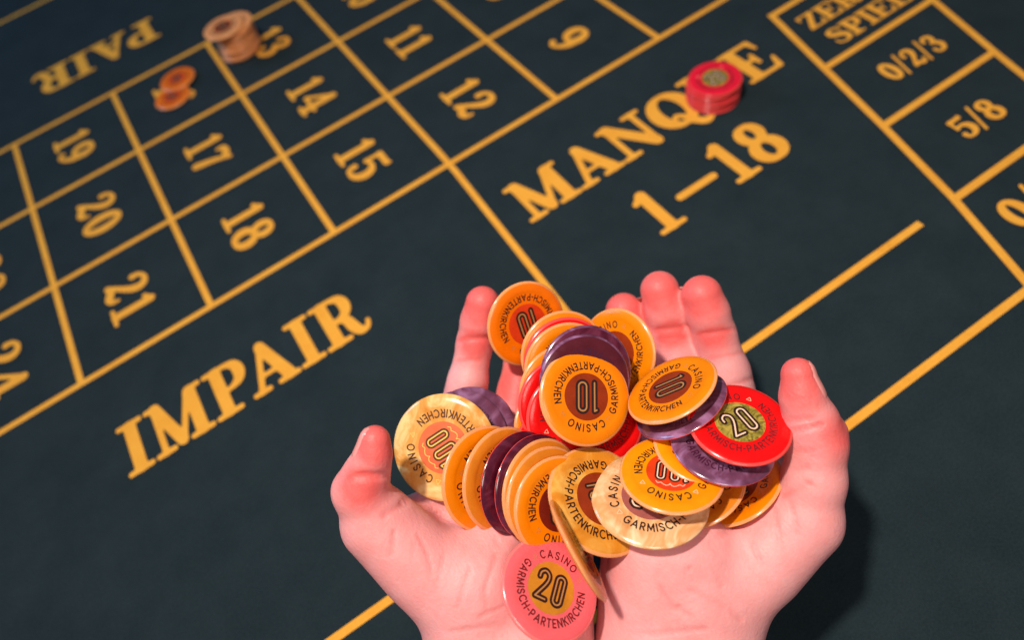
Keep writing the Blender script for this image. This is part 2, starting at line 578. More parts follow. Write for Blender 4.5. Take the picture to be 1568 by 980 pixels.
SANS = {
    'C': [_arc(.45, .5, .38, .43, 48, 312)],
    'G': [_arc(.45, .5, .38, .43, 48, 325), _poly((.50, .46), (.79, .46), (.79, .22))],
    'A': [_poly((.07, .07), (.42, .93), (.77, .07)), _poly((.2, .33), (.64, .33))],
    'S': [[(p[0], p[1], LR) for p in catmull([(.56, .77), (.45, .90), (.27, .92), (.11, .80), (.13, .62), (.34, .50), (.54, .38), (.58, .20), (.42, .07), (.22, .09), (.07, .24)])]],
    'I': [_poly((.08, .07), (.08, .93))],
    'N': [_poly((.08, .07), (.08, .93), (.66, .07), (.66, .93))],
    'O': [_arc(.46, .5, .39, .43, 0, 360, 30)],
    'R': [_poly((.08, .07), (.08, .93), (.36, .93)), _arc(.36, .70, .2, .23, 90, -90, 14), _poly((.36, .47), (.08, .47)), _poly((.32, .47), (.58, .07))],
    'P': [_poly((.08, .07), (.08, .93), (.36, .93)), _arc(.36, .69, .21, .24, 90, -90, 14), _poly((.36, .45), (.08, .45))],
    'M': [_poly((.08, .07), (.15, .93), (.46, .22), (.77, .93), (.84, .07))],
    'H': [_poly((.08, .07), (.08, .93)), _poly((.62, .07), (.62, .93)), _poly((.08, .5), (.62, .5))],
    'T': [_poly((.04, .93), (.58, .93)), _poly((.31, .93), (.31, .07))],
    'E': [_poly((.50, .93), (.08, .93), (.08, .07), (.50, .07)), _poly((.08, .5), (.44, .5))],
    'K': [_poly((.08, .07), (.08, .93)), _poly((.58, .93), (.10, .46)), _poly((.26, .60), (.62, .07))],
    '-': [_poly((.06, .45), (.30, .45))],
}


def char_mesh(ch):
    """one drawn sans-serif capital, cap height 1, centred on x"""
    if ch not in _char:
        st = SANS[ch]
        step = 0.05
        x1 = max(p[0] for q in st for p in q)+LR
        xs = np.arange(-0.12, x1+0.14, step); ys = np.arange(-0.1, 1.12, step)
        X, Y = np.meshgrid(xs, ys)
        v, f = contour_mesh(ch, stroke_sdf(X, Y, st, 0), xs[0], ys[0], step)
        _char[ch] = ([(p[0]-x1/2, p[1]) for p in v], f, x1)
    return _char[ch]


def arc_text(text, r_base, height, a_mid, span, outward):
    """letters set round a circle; outward: heads away from the centre (reads clockwise)"""
    chars = [char_mesh(c) for c in text]
    widths = [c[2]*height*0.86 for c in chars]
    tot_ang = math.radians(span)
    r_mid = r_base+height/2 if outward else r_base-height/2
    gap = (tot_ang*r_mid-sum(widths))/(len(chars)-1)
    pos = -tot_ang*r_mid/2
    vs_, fs_ = [], []
    for (cv, cf, cw), w in zip(chars, widths):
        c = (pos+w/2)/r_mid
        a = math.radians(a_mid) + (-c if outward else c)
        ra = np.array([math.cos(a), math.sin(a)])
        ta = np.array([-math.sin(a), math.cos(a)])
        up = ra if outward else -ra
        rt = -ta if outward else ta
        base = ra*r_base
        o = len(vs_)
        for x, y in cv:
            p = base+rt*(x*height*0.86)+up*(y*height)
            vs_.append((p[0]*S, p[1]*S, 0))
        fs_ += [[i+o for i in q] for q in cf]
        pos += w+gap
    return vs_, fs_


def merge(*parts):
    vs_, fs_ = [], []
    for v, f in parts:
        o = len(vs_)
        vs_ += list(v)
        fs_ += [[i+o for i in q] for q in f]
    return vs_, fs_


def small_tri(a):
    ra = np.array([math.cos(math.radians(a)), math.sin(math.radians(a))])
    ta = np.array([-ra[1], ra[0]])
    c = ra*12.2
    out = []
    pts = [c+ta*0.9-ra*0.7, c-ta*0.9-ra*0.7, c+ra*0.9]
    vs_, fs_ = [], []
    for p, q in zip(pts, pts[1:]+pts[:1]):
        d = (q-p)/np.linalg.norm(q-p); n = np.array([-d[1], d[0]])*0.09
        o = len(vs_)
        vs_ += [(*(p+n)*S, 0), (*(p-n)*S, 0), (*(q-n)*S, 0), (*(q+n)*S, 0)]
        fs_.append([o, o+1, o+2, o+3])
    return vs_, fs_


RING_TEXT = merge(arc_text('CASINO', 10.5, 3.05, 90, 76, True),
                  arc_text('GARMISCH-PARTENKIRCHEN', 13.6, 3.05, 263, 224, False))
TRI_TEXT = merge(small_tri(139), small_tri(36))


def pill(cx, h=3.7, w=1.12):
    pts = []
    for i in range(25):
        a = math.pi*i/24
        pts.append((cx+w*math.cos(a), (h-w)+w*math.sin(a)))
    for i in range(25):
        a = math.pi+math.pi*i/24
        pts.append((cx+w*math.cos(a), -(h-w)+w*math.sin(a)))
    pts.append(pts[0])
    return [(x, y, 0.0) for x, y in pts]


def deco(text):
    """inlined digits: dark outlined strokes with a light line inside"""
    sk = []
    x = 0.0
    for ch in text:
        if ch == '0':
            sk.append(pill(x+1.9)); x += 4.7
        elif ch == '1':
            sk.append([(x+0.7, -3.7, 0), (x+0.7, 3.7, 0)])
            sk.append([(x+0.7, 3.7, 0), (x+0.1, 3.4, 0)]); x += 2.2
        elif ch == '2':
            sk.append([(p[0]+x, p[1], 0) for p in catmull([(0.35, 1.7), (0.5, 2.9), (1.6, 3.65), (2.75, 3.0), (3.0, 1.8), (2.5, 0.2), (1.3, -1.9), (0.3, -3.6)])])
            sk.append([(x+0.3, -3.6, 0), (x+3.2, -3.6, 0)]); x += 4.6
    xm = x/2-0.45
    sk = [[(p[0]-xm, p[1], 0.0) for p in s_] for s_ in sk]
    step = 0.11
    xs = np.arange(-xm-1.6, xm+1.8, step); ys = np.arange(-5.2, 5.2, step)
    X, Y = np.meshgrid(xs, ys)
    D = stroke_sdf(X, Y, sk, 0)
    dark = contour_mesh('d', D-0.86, xs[0], ys[0], step)
    light = contour_mesh('l', D-0.21, xs[0], ys[0], step)
    return dark, light


def scaled(vf, k):
    return [(p[0]*k*S, p[1]*k*S, 0) for p in vf[0]], vf[1]


DECO = {t: deco(t) for t in ('10', '20', '100')}
DSC = {'10': 1.48, '20': 1.36, '100': 1.08}

# flourish under / over the number on some inlays
def flourish(sign):
    pts = catmull([(-5.2, 1.0), (-4.4, 0.2), (-3.4, 0.6), (-2.6, 0.0), (-1.4, -0.5), (-0.4, -0.1), (0, 0.6), (0.4, -0.1), (1.4, -0.5), (2.6, 0.0), (3.4, 0.6), (4.4, 0.2), (5.2, 1.0)], 5)
    st = [[(p[0], (p[1]-6.4)*sign, 0.0) for p in pts]]
    step = 0.12
    xs = np.arange(-6, 6, step); ys = np.arange(-8.5, 8.5, step)
    X, Y = np.meshgrid(xs, ys)
    return contour_mesh('f', stroke_sdf(X, Y, st, 0)-0.13, xs[0], ys[0], step)


FLOUR = merge(scaled(flourish(1), 1), scaled(flourish(-1), 1))

# kind: face, edge, inlay, digits, ink, light ink, ring ink, flourish
KINDS = {
    'orange10': ('orange', 'peach_edge', 'inlay_rust', '10', 'ink', 'gilt', 'ink', False),
    'deep10': ('deep_orange', 'peach_edge', 'inlay_red', '10', 'ink', 'gilt', 'ink', False),
    'brown10': ('orange', 'peach_edge', 'inlay_brown', '10', 'ink', 'gilt', 'ink', False),
    'amber100': ('amber', 'peach_edge', 'inlay_red', '100', 'ink', 'pale_gilt', 'ink', True),
    'pale': ('pale_orange', 'peach_edge', 'inlay_rust', '10', 'ink', 'gilt', 'ink', False),
    'red20': ('red', 'red_edge', 'inlay_olive', '20', 'ink', 'pale_gilt', 'maroon_ink', False),
    'crimson20': ('crimson', 'red_edge', 'inlay_olive', '20', 'ink', 'pale_gilt', 'maroon_ink', False),
    'purple': ('purple', 'red_edge', 'inlay_mauve', '10', 'ink', 'gilt', 'violet_ink', False),
    'darkpurple': ('dark_purple', 'red_edge', 'inlay_mauve', '10', 'ink', 'gilt', 'violet_ink', False),
    'maroon': ('maroon', 'purple', 'inlay_mauve', '10', 'ink', 'gilt', 'violet_ink', False),
    'violet': ('purple', 'purple', 'inlay_mauve', '10', 'ink', 'gilt', 'violet_ink', False),
    'cream100': ('cream', 'cream', 'inlay_coral', '100', 'brown_ink', 'bright_gilt', 'brown_ink', True),
    'rose100': ('rose_cream', 'rose_cream', 'inlay_mauve', '20', 'ink', 'pale_gilt', 'ink', False),
    'honey100': ('honey', 'peach_edge', 'inlay_rust', '100', 'ink', 'gilt', 'ink', False),
    'darkviolet': ('dark_purple', 'purple', 'inlay_mauve', '10', 'ink', 'gilt', 'violet_ink', False),
    'beige': ('beige', 'beige', 'inlay_rust', '10', 'ink', 'gilt', 'ink', False),
    'pink20': ('pink', 'pink_edge', 'inlay_gold', '20', 'ink', 'gilt', 'maroon_ink', False),
}
_kindmesh = {}


def kind_meshes(k):
    if k not in _kindmesh:
        face, edge, inlay, dig, ink, light, ringink, fl = KINDS[k]
        d = {'body': chip_body('chip_'+k, face, edge), 'inlay': disc_mesh('inlay', 9.4, inlay)}
        dk, lt = DECO[dig]
        for nm, vf, mat in (('number', scaled(dk, DSC[dig]), ink), ('light', scaled(lt, DSC[dig]), light),
                            ('ring', RING_TEXT, ringink), ('tri', TRI_TEXT, light), ('fl', FLOUR if fl else None, light)):
            if vf is None:
                continue
            m = mesh_from(nm, vf[0], vf[1])
            m.materials.append(MAT[mat])
            d[nm] = m
        _kindmesh[k] = d
    return _kindmesh[k]


GROUP_HAND = 'chips heaped in the cupped hands'


def make_chip(kind, label, group, M, scale, printed=True):
    d = kind_meshes(kind)
    root = new_obj('casino_chip', d['body'])
    tag(root, label, 'chip', group)
    root.matrix_world = M @ Matrix.Scale(scale, 4)
    if printed:
        def child(name, mesh, z, parent=root):
            o = new_obj(name, mesh, parent)
            o.location = (0, 0, z*S)
            return o
        inl = child('centre_inlay', d['inlay'], 1.253)
        nb = child('printed_number', d['number'], 0.035, inl)
        child('number_inline', d['light'], 0.065, inl)  # inline stripe printed in the paler ink inside the digits
        child('ring_lettering', d['ring'], 1.272)
        child('triangle_mark', d['tri'], 1.272)
        if 'fl' in d:
            child('flourish', d['fl'], 0.03, inl)
    return root


def chip_at(kind, label, u, v, dep, ratio, lean, rot, D=38.0):
    """chip seen at photo position (u, v); ratio = how foreshortened, lean = picture direction its face tips towards,
    rot = picture direction in which its number reads"""
    C = at(u, v, dep)
    ray = (C-EYE)/np.linalg.norm(C-EYE)
    right = RIGHT-ray*(RIGHT@ray); right /= np.linalg.norm(right)
    up = np.cross(right, ray)
    tau = math.acos(ratio)
    ld = right*math.cos(math.radians(lean))+up*math.sin(math.radians(lean))
    n = ld*math.sin(tau)-ray*math.cos(tau)
    rd = right*math.cos(math.radians(rot))+up*math.sin(math.radians(rot))
    # reading direction lies in the chip plane and projects onto rd
    vis = np.cross(rd, ray)
    x = np.cross(n, np.cross(ray, rd)); x = np.cross(np.cross(rd, ray), n)
    x /= np.linalg.norm(x)
    if x @ rd < 0:
        x = -x
    y = np.cross(n, x)
    M = Matrix(((x[0], y[0], n[0], C[0]*S), (x[1], y[1], n[1], C[1]*S), (x[2], y[2], n[2], C[2]*S), (0, 0, 0, 1)))
    return make_chip(kind, label, GROUP_HAND, M, D/38.0)


HAND_CHIPS = [
    # upright fan in the middle
    ('deep10', 'deep orange chip standing beside the raised fingertip at the far left of the heap', 806, 496, 302, 0.87, -20, 206),
    ('orange10', 'orange chip rearmost of the upright fan behind the purple chips', 863, 543, 293, 0.93, -30, 170),
    ('red20', 'red chip sandwiched between two orange chips at the top of the upright fan', 868, 554, 289.5, 0.93, -30, 170),
    ('orange10', 'orange chip just left of the dark purple chip, under the red sliver of the fan', 870, 563, 286, 0.93, -30, 170),
    ('orange10', 'orange chip lowest of the orange edges left of the upright fan, above two red ones', 863, 599, 282.5, 0.93, -25, 170),
    ('red20', 'red chip edge below the orange ones on the left side of the upright fan', 862, 619, 279, 0.93, -25, 170),
    ('red20', 'bright red chip with bare face showing left of the big front orange chip', 875, 640, 275.5, 0.93, -20, 170),
    ('red20', 'red chip lying low between the upright fan and the left row', 858, 694, 273, 0.90, 60, 20),
    ('orange10', 'orange chip peeping out under the front orange chip behind the left row', 838, 717, 270, 0.90, 60, 20),
    ('orange10', 'sliver of an orange chip deep behind the red chips by the finger gap', 850, 655, 292, 0.9, 0, 20),
    ('orange10', 'orange chip tilted right behind the dark purple chips, before the short finger', 945, 539, 296, 0.83, 190, 35),
    ('darkviolet', 'shiny purple chip with a violet rim at the back of the upright fan', 898, 571, 272, 0.93, -20, 175),
    ('maroon', 'dark maroon chip directly behind the big front orange chip', 896, 586, 268.5, 0.92, -15, 175),
    ('orange10', 'large front orange chip facing the camera with its number upside down', 896, 608, 265, 0.905, 12, 177),
    ('red20', 'red chip mostly hidden below the tilted orange chip at the middle of the heap', 914, 643, 281, 0.9, 60, 110),
    # pair lying to the right
    ('purple', 'purple chip with red rim right under the tilted orange chip', 1042, 620, 263.5, 0.56, 120, -80, 37.5),
    ('orange10', 'orange chip lying tilted on a purple chip below the two long fingers', 1028, 596, 259.5, 0.575, 120, -80, 36.5),
    # right-hand pile
    ('orange10', 'orange chip at the bottom right of the pile touching the right palm', 1130, 749, 266, 0.62, 124, 200, 37.0),
    ('pale', 'pale edged orange chip second from the right palm, under the yellow one', 1070, 752, 263, 0.68, 118, 200, 37.0),
    ('honey100', 'honey coloured chip with pearly edge at the lower middle of the heap', 920, 766, 257, 0.83, 38, 288, 42.8),
    ('rose100', 'cream pearl chip with dark lettering at the front of the right pile', 995, 763, 253, 0.80, 82, 73, 43.0),
    ('amber100', 'yellow amber chip with red centre on top of the cream pearl chip', 1028, 726, 249.5, 0.74, 83, 172, 37.5),
    ('amber100', 'amber chip edge under the shiny violet chip of the right pile', 1079, 683, 257.5, 0.74, 72, 40, 38.2),
    ('purple', 'shiny violet chip right under the red chip by the right thumb', 1106, 681, 253, 0.74, 72, 20, 37.7),
    ('red20', 'red chip with gold centre lying against the right thumb', 1132, 649, 249.5, 0.77, 72, 24, 37.0),
    # left row
    ('violet', 'purple chip rearmost below the left finger', 725, 660, 288, 0.97, 40, 60),
    ('violet', 'marbled purple chip between the cream pearl chip and a purple chip', 709, 667, 283, 0.97, 40, 60),
    ('cream100', 'large cream pearl chip facing the camera beside the left thumb', 680, 685, 274, 0.945, 200, 122, 42.8),
    ('orange10', 'orange chip leftmost of the standing row, overlapping the cream pearl chip', 745, 733, 266.5, 0.80, -15, 125, 41.0),
    ('pale', 'light orange chip second from the left in the standing row', 771, 734, 265.5, 0.73, -15, 125, 40.5),
    ('darkpurple', 'dark purple chip left of the other dark one in the standing row', 798, 741, 264.5, 0.72, -14, 95, 40.5),
    ('darkpurple', 'dark purple chip with a red rim right of its twin in the standing row', 820, 746, 264, 0.72, -14, 95, 40.5),
    ('pale', 'pale orange chip right of the dark purple pair in the standing row', 832, 752, 262.5, 0.74, -14, 95, 40.0),
    ('pale', 'pale orange chip second from the right end of the standing row', 840, 763, 260.8, 0.78, -14, 95, 39.2),
    ('brown10', 'orange chip with dark brown centre at the right end of the standing row', 855, 776, 258.5, 0.84, -18, 190, 38.0),
    # front
    ('orange10', 'orange chip standing on edge between the pink chip and the honey chip', 885, 842, 241, 0.11, 28, 118, 38.6),
    ('pink20', 'translucent pink chip with golden centre lying lowest on the left palm', 842, 902, 246, 0.88, 28, -24, 37.6),
]
for c in HAND_CHIPS:
    chip_at(*c)

ORD = ['first', 'second', 'third', 'fourth', 'fifth', 'sixth', 'seventh', 'eighth', 'ninth', 'tenth', 'eleventh', 'twelfth']


def stack_chip(kind, label, group, x, y, z, rot, tilt=(0, 0), printed=False, scale=1.0, thick=1.0):
    M = Matrix.Translation((x*S, y*S, z*S)) @ Matrix.Rotation(math.radians(tilt[0]), 4, 'X') @ Matrix.Rotation(math.radians(tilt[1]), 4, 'Y') @ Matrix.Rotation(math.radians(rot), 4, 'Z') @ Matrix.Diagonal((1, 1, thick, 1))
    return make_chip(kind, label, group, M, scale, printed)


NRED = 7
for i in range(NRED):
    nm = ORD[NRED-1-i]+' from the top'
    lab = 'red chip with gold centre on top of the red stack on the printed word' if i == NRED-1 else ('red chip at the bottom of the small red stack' if i == 0 else 'red chip %s in the small red stack' % nm)
    stack_chip('crimson20', lab, 'chips of the small red stack', 293+random.uniform(-.7, .7)+(0.8 if i == NRED-1 else 0), 300+random.uniform(-.7, .7), 1.45+i*2.5, random.uniform(0, 360), printed=(i == NRED-1), thick=0.73)
NST = 12
for i in range(NST):
    k = NST-1-i
    lab = ('beige chip on top of the tall stack, pushed off to its left' if k == 0 else
           'beige chip at the bottom of the tall stack' if i == 0 else 'beige chip %s from the top of the tall stack' % ORD[k])
    ox, oy = (random.uniform(-1.3, 1.3), random.uniform(-1.3, 1.3))
    if k == 0:
        ox, oy = -7.0, -1.5
    elif k == 1:
        ox, oy = 2.0, 1.0
    stack_chip('beige', lab, 'chips of the tall beige stack', 33+ox+0.2*i, 657+oy-0.15*i, 1.45+i*2.55, random.uniform(0, 360), printed=(k <= 1), thick=0.74)
stack_chip('deep10', 'orange chip lying flat on a number cell under another orange chip', 'pair of orange chips on a number', -45, 641, 1.75, 40, printed=True, scale=0.9)
stack_chip('deep10', 'orange chip resting half on another orange chip on a number cell', 'pair of orange chips on a number', -33, 660, 4.0, 150, (0, 0), printed=True, scale=0.9)


# ------------------------------------------------------------------ hands
def smin(a, b, k):
    h = np.clip(0.5+0.5*(b-a)/k, 0, 1)
    return b*(1-h)+a*h-k*h*(1-h)


SLIM = 0.8       # allowance for the smooth union of neighbouring segments


class Hand:
    def __init__(self, palm, fingers, creases, lines, wrinkles, flush):
        self.palm = [self.seg(a, b) for a, b in palm]
        self.fingers = [[self.node(n) for n in f] for f in fingers]
        self.creases = [(self.node3(a), self.node3(b), dpt, wd) for a, b, dpt, wd in creases]
        self.lines = [([self.node3(p) for p in pl], dpt, wd) for pl, dpt, wd in lines]
        self.flush = [(self.node3(p), rr) for p, rr in flush]

    @staticmethod
    def node(n):
        u, v, d, rpx = n
        return at(u, v, d), (rpx-SLIM)*d/F_PX

    @staticmethod
    def node3(n):
        return at(*n)

    def seg(self, a, b):
        return self.node(a), self.node(b)

    @staticmethod
    def cap(P, a, b):
        (p0, r0), (p1, r1) = a, b
        d = p1-p0
        t = np.clip(((P-p0)@d)/(d@d+1e-9), 0, 1)
        q = P-p0-t[:, None]*d
        return np.sqrt((q*q).sum(1))-(r0+(r1-r0)*t)

    def sdf(self, P):
        D = None
        for a, b in self.palm:
            d = self.cap(P, a, b)
            D = d if D is None else smin(D, d, 9.0)
        tot = None
        for f in self.fingers:
            fd = None
            for a, b in zip(f[:-1], f[1:]):
                d = self.cap(P, a, b)
                fd = d if fd is None else smin(fd, d, 3.0)
            one = smin(D, fd, 6.0)
            tot = one if tot is None else smin(tot, one, 2.6)
        # joint creases: thin grooves across the finger, on the palm side
        for p, q, dpt, wd in self.creases:
            d = q-p
            t = np.clip(((P-p)@d)/(d@d), 0, 1)
            w = P-p-t[:, None]*d
            # sheet-like groove: distance measured across the crease, ignoring depth along the line of sight a little
            ray = ((p+q)/2-EYE); ray /= np.linalg.norm(ray)
            w = w-0.75*(w@ray)[:, None]*ray
            tot = tot+dpt*np.exp(-(w*w).sum(1)/(wd*wd))
        for pl, dpt, wd in self.lines:
            best = np.full(len(P), 1e9)
            for p, q in zip(pl[:-1], pl[1:]):
                d = q-p
                ray = ((p+q)/2-EYE); ray /= np.linalg.norm(ray)
                t = np.clip(((P-p)@d)/(d@d), 0, 1)
                w = P-p-t[:, None]*d
                w = w-0.98*(w@ray)[:, None]*ray
                best = np.minimum(best, (w*w).sum(1))
            tot = tot+dpt*np.exp(-best/(wd*wd))
        return tot

    def bounds(self):
        pts = [(p, r) for s in self.palm for p, r in s]+[n for f in self.fingers for n in f]
        lo = np.min([p-r for p, r in pts], 0)-4
        hi = np.max([p+r for p, r in pts], 0)+4
        return lo, hi

    def grad(self, P, e=0.35):
        g = np.stack([self.sdf(P+np.eye(3)[i]*e)-self.sdf(P-np.eye(3)[i]*e) for i in range(3)], 1)
        return g/(np.linalg.norm(g, axis=1)[:, None]+1e-9)

    def mesh(self, h=1.0):
        lo, hi = self.bounds()
        n = np.ceil((hi-lo)/h).astype(int)+1
        ax = [lo[i]+h*np.arange(n[i]) for i in range(3)]
        B = 5
        nb = -(-n//B)
        cen = [lo[i]+h*(B*np.arange(nb[i])+(B-1)/2) for i in range(3)]
        G = np.stack(np.meshgrid(*cen, indexing='ij'), -1).reshape(-1, 3)
        dc = self.coarse(G).reshape(nb)
        V = np.repeat(np.repeat(np.repeat(dc, B, 0), B, 1), B, 2)[:n[0], :n[1], :n[2]].astype(np.float32)
        near = np.abs(V) < h*B*1.15+1.0
        I = np.argwhere(near)
        out = np.empty(len(I), np.float32)
        for i0 in range(0, len(I), 200000):
            out[i0:i0+200000] = self.coarse(lo+h*I[i0:i0+200000])
        V[near] = out
        inside = V < 0
        # surface nets
        c = np.zeros((n[0]-1, n[1]-1, n[2]-1), int)
        for dx in (0, 1):
            for dy in (0, 1):
                for dz in (0, 1):
                    c += inside[dx:n[0]-1+dx, dy:n[1]-1+dy, dz:n[2]-1+dz]
        act = (c > 0) & (c < 8)
        ids = -np.ones(act.shape, int)
        cells = np.argwhere(act)
        ids[act] = np.arange(len(cells))
        acc = np.zeros((len(cells), 3)); cnt = np.zeros(len(cells))
        corners = [(a, b, d) for a in (0, 1) for b in (0, 1) for d in (0, 1)]
        for a in corners:
            for ax_i in range(3):
                if a[ax_i] == 0:
                    b = list(a); b[ax_i] = 1
                    va = V[cells[:, 0]+a[0], cells[:, 1]+a[1], cells[:, 2]+a[2]]
                    vb = V[cells[:, 0]+b[0], cells[:, 1]+b[1], cells[:, 2]+b[2]]
                    m = (va < 0) != (vb < 0)
                    t = np.where(m, va/(va-vb+1e-12), 0)
                    p = np.array(a, float)[None, :].repeat(len(cells), 0)
                    p[:, ax_i] = t
                    acc[m] += p[m]; cnt[m] += 1
        verts = lo+h*(cells+acc/cnt[:, None])
        faces = []
        for d in range(3):
            o = [(1, 2), (2, 0), (0, 1)][d]
            sl0 = [slice(None)]*3; sl1 = [slice(None)]*3
            sl0[d] = slice(0, n[d]-1); sl1[d] = slice(1, n[d])
            A, B = inside[tuple(sl0)], inside[tuple(sl1)]
            E = np.argwhere(A != B)
            E = E[(E[:, o[0]] > 0) & (E[:, o[1]] > 0) & (E[:, o[0]] < n[o[0]]-1) & (E[:, o[1]] < n[o[1]]-1)]
            flip = A[E[:, 0], E[:, 1], E[:, 2]]
            q = []
            for s1, s2 in ((0, 0), (1, 0), (1, 1), (0, 1)):
                C = E.copy()
                C[:, o[0]] -= s1; C[:, o[1]] -= s2
                q.append(ids[C[:, 0], C[:, 1], C[:, 2]])
            q = np.stack(q, 1)
            q[~flip] = q[~flip][:, ::-1]
            faces.append(q)
        faces = np.concatenate(faces)[:, ::-1]
        for _ in range(2):
            d = self.sdf(verts)
            verts = verts-np.clip(d, -0.8, 0.8)[:, None]*self.grad(verts)*0.9
        return verts, faces

    def coarse(self, P):
        c, l = self.creases, self.lines
        self.creases, self.lines = [], []
        d = self.sdf(P)
        self.creases, self.lines = c, l
        return d


def build_hand(label, spec, nails):
    hd = Hand(**spec)
    v, f = hd.mesh()
    m = bpy.data.meshes.new('hand')
    m.vertices.add(len(v)); m.vertices.foreach_set('co', (v*S).astype(np.float32).ravel())
    m.loops.add(len(f)*4); m.loops.foreach_set('vertex_index', f.astype(np.int32).ravel())
    m.polygons.add(len(f)); m.polygons.foreach_set('loop_start', np.arange(0, len(f)*4, 4, dtype=np.int32))
    m.update(calc_edges=True)
    m.validate()
    m.polygons.foreach_set('use_smooth', [True]*len(m.polygons))
    fl = np.zeros(len(v))
    for p, rr in hd.flush:
        d = np.linalg.norm(v-p, axis=1)
        fl = np.maximum(fl, 0.9*np.exp(-(d/(rr*0.85))**2))
    for pl, w_, amp in [(l[0], 1.0, 0.13) for l in hd.lines]+[([c[0], c[1]], 1.0, 0.22) for c in hd.creases]:
        best = np.full(len(v), 1e9)
        for p, q in zip(pl[:-1], pl[1:]):
            d = q-p
            ray = ((p+q)/2-EYE); ray /= np.linalg.norm(ray)
            t = np.clip(((v-p)@d)/(d@d), 0, 1)
            w = v-p-t[:, None]*d
            w = w-0.96*(w@ray)[:, None]*ray
            best = np.minimum(best, (w*w).sum(1))
        fl = fl+amp*np.exp(-best/(w_*w_))
    a = m.attributes.new('flush', 'FLOAT', 'POINT')
    a.data.foreach_set('value', fl.astype(np.float32))
    o = new_obj('hand', m, None, [MAT['skin']])
    tag(o, label, 'hand')
    # nails: a curved plate laid on the finger end
    for tip, base, facing, wd, ln in nails:
        p = at(*tip); axis = at(*tip)-at(*base); axis /= np.linalg.norm(axis)
        nrm = RIGHT*facing[0]+UP*facing[1]-FWD*facing[2]
        nrm = nrm-axis*(nrm@axis); nrm /= np.linalg.norm(nrm)
        side = np.cross(axis, nrm)
        gx, gy = 11, 9
        pts, dirs = [], []
        r_f = wd*0.62
        for j in range(gy):
            for i in range(gx):
                s_ = (i/(gx-1)*2-1); t_ = (j/(gy-1)*2-1)
                k = (1-abs(t_)**4)**0.5*0.35+0.65 if t_ > 0 else (1-abs(t_)**3)**0.5*0.5+0.5
                ph = s_*k*(wd/2)/r_f
                dv = nrm*math.cos(ph)+side*math.sin(ph)
                pts.append(p+axis*(t_*ln/2)+dv*14); dirs.append(dv)
        Q = np.array(pts); dirs = np.array(dirs)
        for _ in range(40):
            d = hd.coarse(Q)
            Q = Q-dirs*np.clip(d, -2, 2)[:, None]*0.8
        ii = np.arange(gx*gy); s_ = (ii % gx)/(gx-1)*2-1; t_ = (ii//gx)/(gy-1)*2-1
        lift = 0.30-0.5*np.maximum(np.abs(s_)**6, np.where(t_ < 0, np.abs(t_)**6, 0))
        Q = Q+dirs*lift[:, None]
        B = Q-dirs*0.7
        fs_ = []
        for j in range(gy-1):
            for i in range(gx-1):
                a0 = j*gx+i
                fs_.append((a0, a0+1, a0+gx+1, a0+gx))
                b0 = a0+gx*gy
                fs_.append((b0, b0+gx, b0+gx+1, b0+1))
        per = [i for i in range(gx)]+[j*gx+gx-1 for j in range(1, gy)]+[(gy-1)*gx+i for i in range(gx-2, -1, -1)]+[j*gx for j in range(gy-2, 0, -1)]
        for a0, b0 in zip(per, per[1:]+per[:1]):
            fs_.append((b0, a0, a0+gx*gy, b0+gx*gy))
        nm = mesh_from('fingernail', np.concatenate([Q, B])*S, fs_, True)
        new_obj('fingernail', nm, o, [MAT['nail']])
    return o


